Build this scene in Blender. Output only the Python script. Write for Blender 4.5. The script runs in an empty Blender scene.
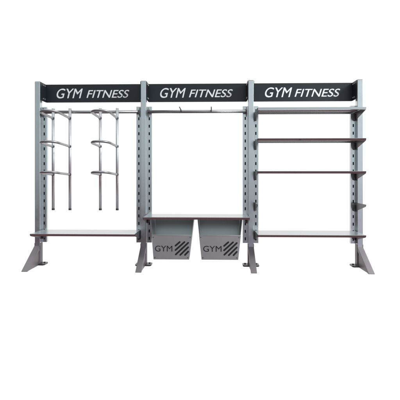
import bpy, bmesh, math, random
from mathutils import Vector, Matrix
random.seed(4)
S = bpy.context.scene
COL = S.collection

# ------------------------------------------------------------------ camera
F, CX, CY = 377.1, 201.15, 172.64
cd = bpy.data.cameras.new("camera")
cam = bpy.data.objects.new("camera", cd); COL.objects.link(cam)
cd.sensor_width = 36; cd.lens = F / 400 * 36
cd.shift_x = (200 - CX) / 400; cd.shift_y = -(200 - CY) / 400
cam.location = (1.956, -4.2, 1.0395)
cam.rotation_euler = (math.radians(90), math.radians(0.0), math.radians(1.4928))
cd.clip_end = 200
S.camera = cam
S.view_settings.view_transform = 'Standard'
S.view_settings.look = 'None'
S.view_settings.exposure = 0
S.view_settings.gamma = 1

# ------------------------------------------------------------------ world: a white studio, white backdrop ahead,
# a bright ceiling, a grey hall behind the photographer with a brown floor
w = bpy.data.worlds.new("World"); S.world = w; w.use_nodes = True
nt = w.node_tree; nt.nodes.clear()
N = nt.nodes.new; L = nt.links.new
out = N('ShaderNodeOutputWorld'); bg = N('ShaderNodeBackground'); L(bg.outputs[0], out.inputs[0])
tc = N('ShaderNodeTexCoord'); sp = N('ShaderNodeSeparateXYZ'); L(tc.outputs['Generated'], sp.inputs[0])
def smooth(sock, a, b):
    m = N('ShaderNodeMapRange'); m.interpolation_type = 'SMOOTHSTEP'
    m.inputs['From Min'].default_value = a; m.inputs['From Max'].default_value = b
    L(sock, m.inputs['Value']); return m.outputs['Result']
def mix(fac, a, b):
    m = N('ShaderNodeMix'); m.data_type = 'RGBA'; L(fac, m.inputs['Factor'])
    for s, v in ((m.inputs[6], a), (m.inputs[7], b)):
        if isinstance(v, tuple): s.default_value = (*v, 1)
        else: L(v, s)
    return m.outputs[2]
X_, Y_, Z_ = sp.outputs
# behind the photographer: pale grey hall above, brown floor below, brighter and cooler towards the right
side = smooth(X_, -0.06, 0.30)
low = mix(side, (0.075, 0.042, 0.055), (0.50, 0.46, 0.56))
low = mix(smooth(Z_, -0.55, -0.26), (0.14, 0.052, 0.057), low)
high = mix(smooth(X_, -0.5, 0.35), (0.43, 0.515, 0.545), (0.84, 0.93, 0.97))
hall = mix(smooth(Z_, -0.13, 0.03), low, high)
hall = mix(smooth(Z_, 0.30, 0.8), hall, (1.15, 1.22, 1.25))
# the two ends of the hall: dark slate on the left, bright on the right, floor below
ends = mix(smooth(X_, -0.3, 0.3), (0.10, 0.125, 0.14), (1.15, 1.2, 1.22))
ends = mix(smooth(Z_, -0.12, 0.02), (0.16, 0.055, 0.06), ends)
ends = mix(smooth(Z_, 0.5, 0.9), ends, (1.15, 1.22, 1.25))
ax = N('ShaderNodeMath'); ax.operation = 'ABSOLUTE'; L(X_, ax.inputs[0])
# white backdrop ahead, turning to floor under the rack
fwd = mix(smooth(Z_, -0.72, -0.57), (0.13, 0.06, 0.06), (1.05, 1.05, 1.05))
ahead = mix(smooth(ax.outputs[0], 0.66, 0.80), fwd, ends)
behind = mix(smooth(ax.outputs[0], 0.60, 0.85), hall, ends)
front = smooth(Y_, 0.05, 0.30)
L(mix(front, behind, ahead), bg.inputs['Color']); bg.inputs['Strength'].default_value = 1.0

# ------------------------------------------------------------------ lamp: one large softbox, high on the right
ld = bpy.data.lights.new("softbox", 'AREA'); ld.shape = 'RECTANGLE'; ld.size = 2.4; ld.size_y = 1.8
ld.energy = 420; ld.color = (0.95, 0.99, 1.0)
lo = bpy.data.objects.new("softbox", ld); COL.objects.link(lo)
lo.location = (8.0, -2.6, 5.0)
lo.rotation_euler = (Vector((1.9, 0, 1.0)) - lo.location).to_track_quat('-Z', 'Y').to_euler()

# ------------------------------------------------------------------ materials
def mat(name, col, metal=0.0, rough=0.5, var=0.0, scale=6.0, rvar=0.0, bump=0.0):
    m = bpy.data.materials.new(name); m.use_nodes = True
    t = m.node_tree; b = t.nodes['Principled BSDF']
    b.inputs['Base Color'].default_value = (*col, 1); b.inputs['Metallic'].default_value = metal
    b.inputs['Roughness'].default_value = rough
    if var or rvar or bump:
        c = t.nodes.new('ShaderNodeTexCoord'); n = t.nodes.new('ShaderNodeTexNoise')
        n.inputs['Scale'].default_value = scale; n.inputs['Detail'].default_value = 6; n.inputs['Roughness'].default_value = 0.65
        t.links.new(c.outputs['Object'], n.inputs['Vector'])
        if var:
            r = t.nodes.new('ShaderNodeMix'); r.data_type = 'RGBA'
            n.inputs['Distortion'].default_value = 0.3
            r.inputs[6].default_value = (*[max(0, v * (1 - var)) for v in col], 1)
            r.inputs[7].default_value = (*[min(1, v * (1 + var)) for v in col], 1)
            t.links.new(n.outputs['Fac'], r.inputs['Factor']); t.links.new(r.outputs[2], b.inputs['Base Color'])
        if rvar:
            r = t.nodes.new('ShaderNodeMapRange'); r.inputs['To Min'].default_value = rough - rvar; r.inputs['To Max'].default_value = rough + rvar
            r.inputs['From Min'].default_value = .3; r.inputs['From Max'].default_value = .7
            t.links.new(n.outputs['Fac'], r.inputs['Value']); t.links.new(r.outputs['Result'], b.inputs['Roughness'])
        if bump:
            n2 = t.nodes.new('ShaderNodeTexNoise'); n2.inputs['Scale'].default_value = 90; n2.inputs['Detail'].default_value = 3
            t.links.new(c.outputs['Object'], n2.inputs['Vector'])
            k = t.nodes.new('ShaderNodeBump'); k.inputs['Strength'].default_value = bump; k.inputs['Distance'].default_value = 0.002
            t.links.new(n2.outputs['Fac'], k.inputs['Height']); t.links.new(k.outputs['Normal'], b.inputs['Normal'])
    return m
STEEL = mat('silver_powder_coat', (0.62, 0.65, 0.665), 0.85, 0.23, 0.14, 5, 0.06)
SHELF = mat('shelf_steel', (0.54, 0.555, 0.56), 0.85, 0.25, 0.10, 3, 0.04)
CHROME = mat('brushed_tube', (0.66, 0.66, 0.67), 0.75, 0.38, 0.08, 9, 0.04)
BIN = mat('bin_steel', (0.47, 0.455, 0.465), 0.6, 0.38, 0.12, 4, 0.05)
BINB = mat('bin_inner_steel', (0.39, 0.415, 0.42), 0.75, 0.32)
HOOP = mat('hoop_steel', (0.38, 0.38, 0.39), 0.8, 0.36, 0.12, 9, 0.05)
FOOT = mat('shaded_foot_steel', (0.235, 0.205, 0.22), 0.45, 0.45, 0.22, 8, 0.08)  # darker, duller than the posts: dim brown reflections put into the colour
BLACK = mat('dark_panel_paint', (0.008, 0.012, 0.019), 0.0, 0.42, 0.25, 3, 0.05, 0.05)
BRK = mat('dark_bracket_steel', (0.17, 0.165, 0.17), 0.8, 0.38, 0.15, 9)
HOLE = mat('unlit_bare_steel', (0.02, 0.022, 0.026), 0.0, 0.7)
WHITE = mat('white_vinyl', (0.93, 0.94, 0.95), 0.0, 0.6)
BOLT = mat('zinc_bolt', (0.70, 0.71, 0.72), 0.9, 0.3)
CUT = mat('cut_out_shadow', (0.012, 0.012, 0.016), 0.0, 0.7)
RUB = mat('black_plastic_cap', (0.03, 0.03, 0.035), 0.0, 0.5)

# ------------------------------------------------------------------ mesh helpers
def box(bm, x0, x1, y0, y1, z0, z1):
    v = [bm.verts.new((x, y, z)) for x in (x0, x1) for y in (y0, y1) for z in (z0, z1)]
    for f in ((0, 1, 3, 2), (4, 6, 7, 5), (0, 4, 5, 1), (2, 3, 7, 6), (0, 2, 6, 4), (1, 5, 7, 3)):
        bm.faces.new([v[i] for i in f])
def prism(bm, pts, axis, a, b):
    """extrude a polygon: axis 'x' -> pts are (y,z); 'y' -> (x,z); 'z' -> (x,y)"""
    def P(p, t):
        return {'x': (t, p[0], p[1]), 'y': (p[0], t, p[1]), 'z': (p[0], p[1], t)}[axis]
    A = [bm.verts.new(P(p, a)) for p in pts]; B = [bm.verts.new(P(p, b)) for p in pts]
    bm.faces.new(A); bm.faces.new(B[::-1]); n = len(pts)
    for i in range(n): bm.faces.new((A[i], B[i], B[(i + 1) % n], A[(i + 1) % n]))
def tube(bm, path, r, seg=16, caps=True):
    path = [Vector(p) for p in path]; rings = []; prev = None
    for i, p in enumerate(path):
        t = (path[min(i + 1, len(path) - 1)] - path[max(i - 1, 0)]).normalized()
        if prev is None:
            u = t.orthogonal().normalized()
        else:
            u = (prev - t * prev.dot(t)).normalized()
        prev = u; vv = t.cross(u)
        rings.append([bm.verts.new(p + r * (math.cos(2 * math.pi * k / seg) * u + math.sin(2 * math.pi * k / seg) * vv)) for k in range(seg)])
    for a, b in zip(rings, rings[1:]):
        for k in range(seg): bm.faces.new((a[k], a[(k + 1) % seg], b[(k + 1) % seg], b[k])).smooth = True
    if caps: bm.faces.new(rings[0][::-1]); bm.faces.new(rings[-1])
def disc(bm, c, ax, r, h, seg=14):
    c = Vector(c); d = Vector(ax).normalized() * h
    n0 = len(bm.verts); tube(bm, [c, c + d], r, seg)
def obj(name, bm, m, parent=None, bevel=0.0, off=(0, 0, 0), label=None):
    bmesh.ops.recalc_face_normals(bm, faces=bm.faces)
    me = bpy.data.meshes.new(name); bm.to_mesh(me); bm.free()
    me.materials.append(m)
    o = bpy.data.objects.new(name, me); COL.objects.link(o); o.location = off
    if parent: o.parent = parent
    if bevel:
        b = o.modifiers.new('bevel', 'BEVEL'); b.width = bevel; b.segments = 2; b.limit_method = 'ANGLE'; b.angle_limit = math.radians(40)
        b.harden_normals = False
    if label: o['label'] = label
    return o
def thing(name, label, cat, loc, group=None):
    o = bpy.data.objects.new(name, None); COL.objects.link(o); o.location = loc
    o.empty_display_size = .1
    o['label'] = label; o['category'] = cat
    if group: o['group'] = group
    return o
def copy_tree(o, parent=None):
    c = o.copy(); COL.objects.link(c)
    if parent: c.parent = parent
    for ch in list(o.children): copy_tree(ch, c)
    return c
def word(text, x0, x1, z0, z1, y, m, name, parent, shear=0.0, thick=0.0008, wt=0.0):
    """lettering fitted to the box x0..x1, z0..z1, standing on the plane y, facing -Y"""
    c = bpy.data.curves.new('t', 'FONT'); c.body = text; c.shear = shear; c.size = 1; c.offset = wt
    t = bpy.data.objects.new('t', c); COL.objects.link(t); bpy.context.view_layer.update()
    me = bpy.data.meshes.new_from_object(t); bpy.data.objects.remove(t)
    bm = bmesh.new(); bm.from_mesh(me); bpy.data.meshes.remove(me)
    xs = [v.co.x for v in bm.verts]; ys = [v.co.y for v in bm.verts]
    ax, bx, ay, by = min(xs), max(xs), min(ys), max(ys)
    for v in bm.verts:
        v.co = Vector((x0 + (v.co.x - ax) / (bx - ax) * (x1 - x0), y, z0 + (v.co.y - ay) / (by - ay) * (z1 - z0)))
    for f in bm.faces: f.smooth = False
    r = bmesh.ops.extrude_face_region(bm, geom=bm.faces[:])
    for v in [g for g in r['geom'] if isinstance(g, bmesh.types.BMVert)]: v.co.y -= thick
    return bm

# ------------------------------------------------------------------ the rack
BAY = 1.2; H = 2.063; PW = 0.030; PD = 0.060
rack = thing('storage_rack', 'long silver steel gym storage rack of three bays under dark GYM FITNESS headers', 'rack', (0, 0, 0))

def strip_mesh(bm, x0, x1, z0, z1, y0=0.044, y1=0.080, pitch=0.0845, sw=0.0135, sh=0.034):
    """rolled channel with real slots punched through its face"""
    t = 0.003; cx = (x0 + x1) / 2
    box(bm, x0, x0 + t, y0, y1, z0, z1); box(bm, x1 - t, x1, y0, y1, z0, z1)
    xa, xb = x0 + t, x1 - t; sa, sb = cx - sw / 2, cx + sw / 2
    box(bm, xa, sa, y0, y0 + t, z0, z1); box(bm, sb, xb, y0, y0 + t, z0, z1)
    z = z1 - 0.035; top = z1
    while z - sh > z0 + .01:
        box(bm, sa, sb, y0, y0 + t, z, top); top = z - sh; z -= pitch
    box(bm, sa, sb, y0, y0 + t, z0, top)

def upright(i):
    x = i * BAY
    bm = bmesh.new()
    box(bm, -PW, PW, 0, PD, 0.012, H)
    up = obj('upright', bm, STEEL, rack, 0.004, (x, 0, 0))
    bm = bmesh.new(); box(bm, -PW + .002, PW - .002, .002, PD - .002, H, H + .004)
    obj('end_cap', bm, RUB, up, .001)
    sides = [s for s in (-1, 1) if not (i == 0 and s < 0) and not (i == 3 and s > 0)]
    for s in sides:
        a, b = sorted((s * (PW + 0.001), s * 0.087))
        bm = bmesh.new(); strip_mesh(bm, a, b, 0.25, 1.785)
        st = obj('slotted_strip', bm, STEEL, up)
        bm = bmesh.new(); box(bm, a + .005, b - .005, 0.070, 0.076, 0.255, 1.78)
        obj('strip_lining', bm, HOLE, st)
    # forward foot: folded wedge with a sloping front plate
    yb, zb = -0.004, 0.185; yt = -0.300
    bm = bmesh.new()
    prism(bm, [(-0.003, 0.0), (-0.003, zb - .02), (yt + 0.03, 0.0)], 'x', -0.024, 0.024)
    for a, b in ((-0.0335, -0.0305), (0.0305, 0.0335)): box(bm, a, b, 0.0, PD + .002, 0.017, 0.246)  # thin sleeve added to darken the lower post faces
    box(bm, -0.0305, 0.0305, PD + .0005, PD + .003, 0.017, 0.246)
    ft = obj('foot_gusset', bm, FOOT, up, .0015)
    bm = bmesh.new()
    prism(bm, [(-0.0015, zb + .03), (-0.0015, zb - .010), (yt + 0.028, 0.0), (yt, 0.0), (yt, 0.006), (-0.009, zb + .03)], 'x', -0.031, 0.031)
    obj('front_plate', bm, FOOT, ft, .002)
    # cross plate on the floor behind the wedge
    bm = bmesh.new()
    prism(bm, [(-.09, -.010), (-.078, -.030), (.078, -.030), (.09, -.010), (.09, .07), (.075, .088), (-.075, .088), (-.09, .07)], 'z', 0, 0.016)
    bp = obj('base_plate', bm, BRK, up, .002)
    for s in (-1, 1):
        bm = bmesh.new(); disc(bm, (s * .062, .045, .016), (0, 0, 1), .011, .010, 6); obj('anchor_bolt', bm, BRK, bp)
    return up
for i in range(4): upright(i)

# header panels
TXT = [((.162, .466), (.512, 1.009)), ((1.369, 1.663), (1.702, 2.204)), ((2.574, 2.882), (2.911, 3.426))]
Y0 = 0.140
for i in range(3):
    xa, xb = i * BAY + PW + .0015, (i + 1) * BAY - PW - .0015
    bm = bmesh.new(); za, zb = 1.857, 2.064
    # tray: face, end flanges running forward to the posts, rolled top and bottom lips
    box(bm, xa + .004, xb - .004, Y0, Y0 + .003, za, zb)
    for a, b in ((xa, xa + .004), (xb - .004, xb)): box(bm, a, b, 0.004, Y0 + .003, za, zb)
    box(bm, xa + .004, xb - .004, Y0 + .003, Y0 + .022, zb - .003, zb); box(bm, xa + .004, xb - .004, Y0 + .003, Y0 + .022, za, za + .003)
    hd = obj('header_panel', bm, BLACK, rack, .0012)
    (a, b), (c, d) = TXT[i]
    bm = word('GYM', a, b, 1.902, 2.015, Y0 - .0006, WHITE, 'lettering', hd, 0.28)
    bm2 = word('FITNESS', c, d, 1.906, 1.996, Y0 - .0006, WHITE, 'lettering', hd, 0.28)
    me = bpy.data.meshes.new('tmp'); bm2.to_mesh(me); bm.from_mesh(me); bm2.free(); bpy.data.meshes.remove(me)
    # a second pass of vinyl a hair over the first thickens the strokes
    dup = bmesh.ops.duplicate(bm, geom=bm.verts[:] + bm.edges[:] + bm.faces[:])
    for v in [g for g in dup['geom'] if isinstance(g, bmesh.types.BMVert)]: v.co += Vector((.0022, -.0004, .0008))
    obj('lettering', bm, WHITE, hd)
    for s, x in ((1, xa + .004), (-1, xb - .004)):
        for y, z in ((.075, zb - .025), (.115, zb - .025), (.075, za + .03), (.115, za + .03)):
            bm = bmesh.new(); disc(bm, (x, y, z), (s, 0, 0), .008, .006, 6); obj('bolt', bm, BOLT, hd)

# shelves
def shelf(i, z, y0=-0.267, y1=0.040, m=SHELF, lip=0.026, sl=.012):
    xa, xb = i * BAY + 0.044, (i + 1) * BAY - 0.044
    bm = bmesh.new(); t = .003
    # folded tray: deck, lips with a small return
    prism(bm, [(y0, z), (y1, z), (y1, z - lip), (y1 - t, z - lip), (y1 - t, z - t), (y0 + t, z - t), (y0 + sl + t, z - lip + t),
               (y0 + .028, z - lip + t), (y0 + .028, z - lip), (y0 + sl, z - lip), (y0, z - .003)], 'x', xa, xb)
    for y in (-.17, -.06):   # stiffening ribs under the deck
        prism(bm, [(y - .012, z - t - .0005), (y + .012, z - t - .0005), (y + .008, z - .014), (y - .008, z - .014)], 'x', xa + .03, xb - .03)
    sh = obj('shelf', bm, m, rack, .0012)
    for s, x in ((1, xa), (-1, xb)):
        bracket(x, s, z, y0, sh)
    return sh
def bracket(x, s, z, y0, parent, name='shelf_bracket', m=BRK):
    """tapered side plate under the shelf end with two claws in the slots"""
    bm = bmesh.new(); a, b = sorted((x + s * -.0005, x - s * .0045))
    prism(bm, [(y0 + .006, z - .004), (0.043, z - .004), (0.043, z - .105), (0.020, z - .105), (-.02, z - .088), (y0 + .03, z - .030), (y0 + .013, z - .022)], 'x', a, b)
    a, b = sorted((x + s * .001, x + s * .020))
    prism(bm, [(0.018, z - .030), (0.043, z - .030), (0.043, z - .100), (0.018, z - .092)], 'x', a, b)
    return obj(name, bm, m, parent, .001)
for z in (1.718, 1.397, 1.056, 0.393): shelf(2, z, sl=.001 if z > 1.6 else .012)
second = [o for o in rack.children if o.name.startswith('shelf')][1]
bm = bmesh.new(); disc(bm, (2.882, -0.258, 1.382), (0, -1, 0), .010, .006, 16); obj('clip', bm, RUB, second)
shelf(1, 0.573)
shelf(0, 0.393)
for s, x in ((1, 2 * BAY + .044), (-1, 3 * BAY - .044)):
    bm_ = bracket(x, s, .712, -0.267, rack, 'spare_bracket')
    bm_['label'] = 'shelf bracket arm carrying no shelf'

# hanging rails
def rail(i, hooks=()):
    xa, xb = i * BAY + .050, (i + 1) * BAY - .050
    bm = bmesh.new(); tube(bm, [(xa, 0, 1.720), (xb, 0, 1.720)], .0175, 20)
    r = obj('hanging_rail', bm, HOOP, rack)
    for s, x in ((1, xa), (-1, xb)):
        bm = bmesh.new(); a, b = sorted((x, x - s * .006))
        prism(bm, [(-.022, 1.700), (-.010, 1.692), (.043, 1.665), (.043, 1.775), (.030, 1.775), (.024, 1.745), (-.012, 1.742), (-.022, 1.735)], 'x', a, b)
        obj('rail_bracket', bm, BRK, r, .001)
    for x, lean in hooks:
        bm = bmesh.new(); p = []
        for k in range(13):       # wraps the rail, then a short upturned peg
            a = math.radians(-10 + k * 15)
            p.append((x, -.0235 * math.cos(a), 1.720 + .0235 * math.sin(a)))
        tube(bm, [(x, -.024, 1.716), (x, -.026, 1.73), (x + lean * .2, -.029, 1.743), (x + lean * .5, -.034, 1.755), (x + lean, -.038, 1.768)], .0055, 10)
        tube(bm, p, .0055, 10)
        obj('peg_hook', bm, BRK, r)
    return r
rail(0); rail(1, ((1.622, -.016), (1.960, 0.0)))

# ------------------------------------------------------------------ hanging hoop holders on the left rail
def hoop_holder():
    t = thing('ball_holder', 'tubular steel three-hoop ball holder hanging next to the outer post', 'ball holder', (0.290, 0, 0), 'hoop holders hanging on the left bay rail')
    hw = 0.0945; yt = -0.034
    for s in (-1, 1):
        bm = bmesh.new(); tube(bm, [(s * hw, yt, .632), (s * hw, yt, 1.755)], .0155, 18)
        tb = obj('tube', bm, CHROME, t)
        bm = bmesh.new(); tube(bm, [(s * hw, yt, .622), (s * hw, yt, .640)], .0162, 18); obj('end_cap', bm, RUB, tb)
        bm = bmesh.new(); p = []
        for k in range(9):
            a = math.pi - math.pi * k / 8 * 1.1
            p.append((s * hw, .0245 * math.cos(a) - .002 + .0, 1.720 + .0245 * math.sin(a)))
        p.insert(0, (s * hw, yt + .006, 1.70))
        tube(bm, p, .005, 10); obj('rail_hook', bm, BRK, tb)
    for z in (1.645, 1.331, 1.020):
        rise = .014; pts = []
        ye = yt - .014; yc = -.318
        pts.append((-hw, ye, z))
        for k in range(1, 5): pts.append((-hw, ye + (yc - ye) * k / 5, z + rise * k / 5))
        for k in range(17):
            a = math.pi * k / 16
            pts.append((-hw * math.cos(a), yc - hw * math.sin(a), z + rise + .012 * math.sin(a)))
        for k in range(4, 0, -1): pts.append((hw, ye + (yc - ye) * k / 5, z + rise * k / 5))
        pts.append((hw, ye, z))
        bm = bmesh.new(); tube(bm, pts, .0128, 16)
        hp = obj('hoop', bm, HOOP, t)
        for s in (-1, 1):       # weld beads where the hoop meets the tubes
            bm = bmesh.new(); p = [(s * hw + .0150 * math.cos(a), yt - .010 + .002 * math.sin(3 * a), z + .0150 * math.sin(a)) for a in [k * math.pi / 8 for k in range(17)]]
            tube(bm, p, .0042, 8, False); obj('weld_bead', bm, BRK, hp)
    return t
h1 = hoop_holder()
h2 = copy_tree(h1); h2.location = (0.820, 0, 0)
h2['label'] = 'tubular steel three-hoop ball holder hanging mid-bay, well clear of any post'

# ------------------------------------------------------------------ bins under the middle shelf
def bin_(label, x0, x1, b0, b1, lx0, lx1, sx0, sx1):
    cx = (x0 + x1) / 2
    t = thing('storage_bin', label, 'bin', (cx, -.06, .115), 'steel bins under the middle shelf')
    o = Vector((cx, -.06, .115))
    zt, zm, zb = .545, .372, .117; yf = -.200; th = .004
    def xl(z): return b0 + (x0 - b0) * (z - zb) / (zt - zb)
    def xr(z): return b1 + (x1 - b1) * (z - zb) / (zt - zb)
    bm = bmesh.new()
    def side(f, s):
        P = [(yf, zb), (yf, zm), (yf + .006, zt), (.10, zt), (-.02, zb)]
        A = [bm.verts.new((f(z), y, z)) for y, z in P]; B = [bm.verts.new((f(z) + s * th, y, z)) for y, z in P]
        bm.faces.new(A); bm.faces.new(B[::-1])
        for i in range(5): bm.faces.new((A[i], B[i], B[(i + 1) % 5], A[(i + 1) % 5]))
    side(xl, 1); side(xr, -1)
    # back (leans away towards the top) and bottom
    def slab(P):
        v = [bm.verts.new(p) for p in P]
        for f in ((0, 1, 2, 3), (7, 6, 5, 4), (0, 4, 5, 1), (1, 5, 6, 2), (2, 6, 7, 3), (3, 7, 4, 0)): bm.faces.new([v[i] for i in f])
    e = th + .0005
    slab([(xl(zb) + e, -.024, zb), (xr(zb) - e, -.024, zb), (xr(zt) - e, .096, zt), (xl(zt) + e, .096, zt),
          (xl(zb) + e, -.028, zb), (xr(zb) - e, -.028, zb), (xr(zt) - e, .092, zt), (xl(zt) + e, .092, zt)])
    box(bm, xl(zb) + e, xr(zb) - e, yf + .006, -.029, zb, zb + th)
    for f, s in ((xl, 1), (xr, -1)):   # hanging lips that run in the shelf
        a, b = sorted((f(zt) + s * .001, f(zt) - s * .014)); box(bm, a, b, -.18, .09, zt + .0005, zt + .004)
    for v in bm.verts: v.co -= o
    body = obj('body', bm, BINB, t, .0012)
    # front panel with a rolled top edge
    bm = bmesh.new()
    P = [(xl(zb) - .001, zb), (xr(zb) + .001, zb), (xr(zm) + .001, zm), (xl(zm) - .001, zm)]
    prism(bm, P, 'y', yf - .005, yf - .001)
    tube(bm, [(xl(zm), yf - .002, zm + .002), (xr(zm), yf - .002, zm + .002)], .005, 10)
    for v in bm.verts: v.co -= o
    fp = obj('front_panel', bm, BIN, t, .001)
    yl = yf - .0056
    bm = word('GYM', lx0, lx1, .202, .264, yl, CUT, 'l', fp, 0.0, wt=0)
    for v in bm.verts: v.co -= o
    obj('lettering', bm, CUT, fp)
    # logo: five rounded diagonal bars inside a square
    bm = bmesh.new(); n = .009
    W = sx1 - sx0; z0 = .156; Hh = .155
    for (u0, v0, u1, v1) in ((.04, .70, .34, .95), (.04, .40, .68, .95), (.06, .10, .95, .90), (.38, .07, .95, .60), (.72, .07, .95, .30)):
        a = Vector((sx0 + W * u0, 0, z0 + Hh * v0)); b = Vector((sx0 + W * u1, 0, z0 + Hh * v1))
        d = (b - a).normalized(); q = Vector((-d.z, 0, d.x)); pts = []
        for k in range(9):
            an = -math.pi / 2 + math.pi * k / 8; pts.append(b + n * (math.cos(an) * d + math.sin(an) * q))
        for k in range(9):
            an = math.pi / 2 + math.pi * k / 8; pts.append(a + n * (math.cos(an) * d + math.sin(an) * q))
        prism(bm, [(p.x, p.z) for p in pts], 'y', yl - .0006, yl)
    for v in bm.verts: v.co -= o
    obj('bar_logo', bm, CUT, fp)
    for f, s in ((xl, 1), (xr, -1)):
        for z in (zm - .018, zb + .022):
            bm = bmesh.new(); disc(bm, (f(z) + s * .016, yf - .004, z), (0, -1, 0), .0055, .0035, 12)
            for v in bm.verts: v.co -= o
            obj('rivet', bm, BRK, fp)
    return t
bin_('open-topped steel bin marked GYM under the middle shelf, nearer the hoop holders', 1.312, 1.774, 1.346, 1.724, 1.362, 1.546, 1.574, 1.722)
bin_('open-topped steel bin marked GYM under the middle shelf, nearer the four-shelf bay', 1.812, 2.289, 1.857, 2.243, 1.874, 2.068, 2.089, 2.236)
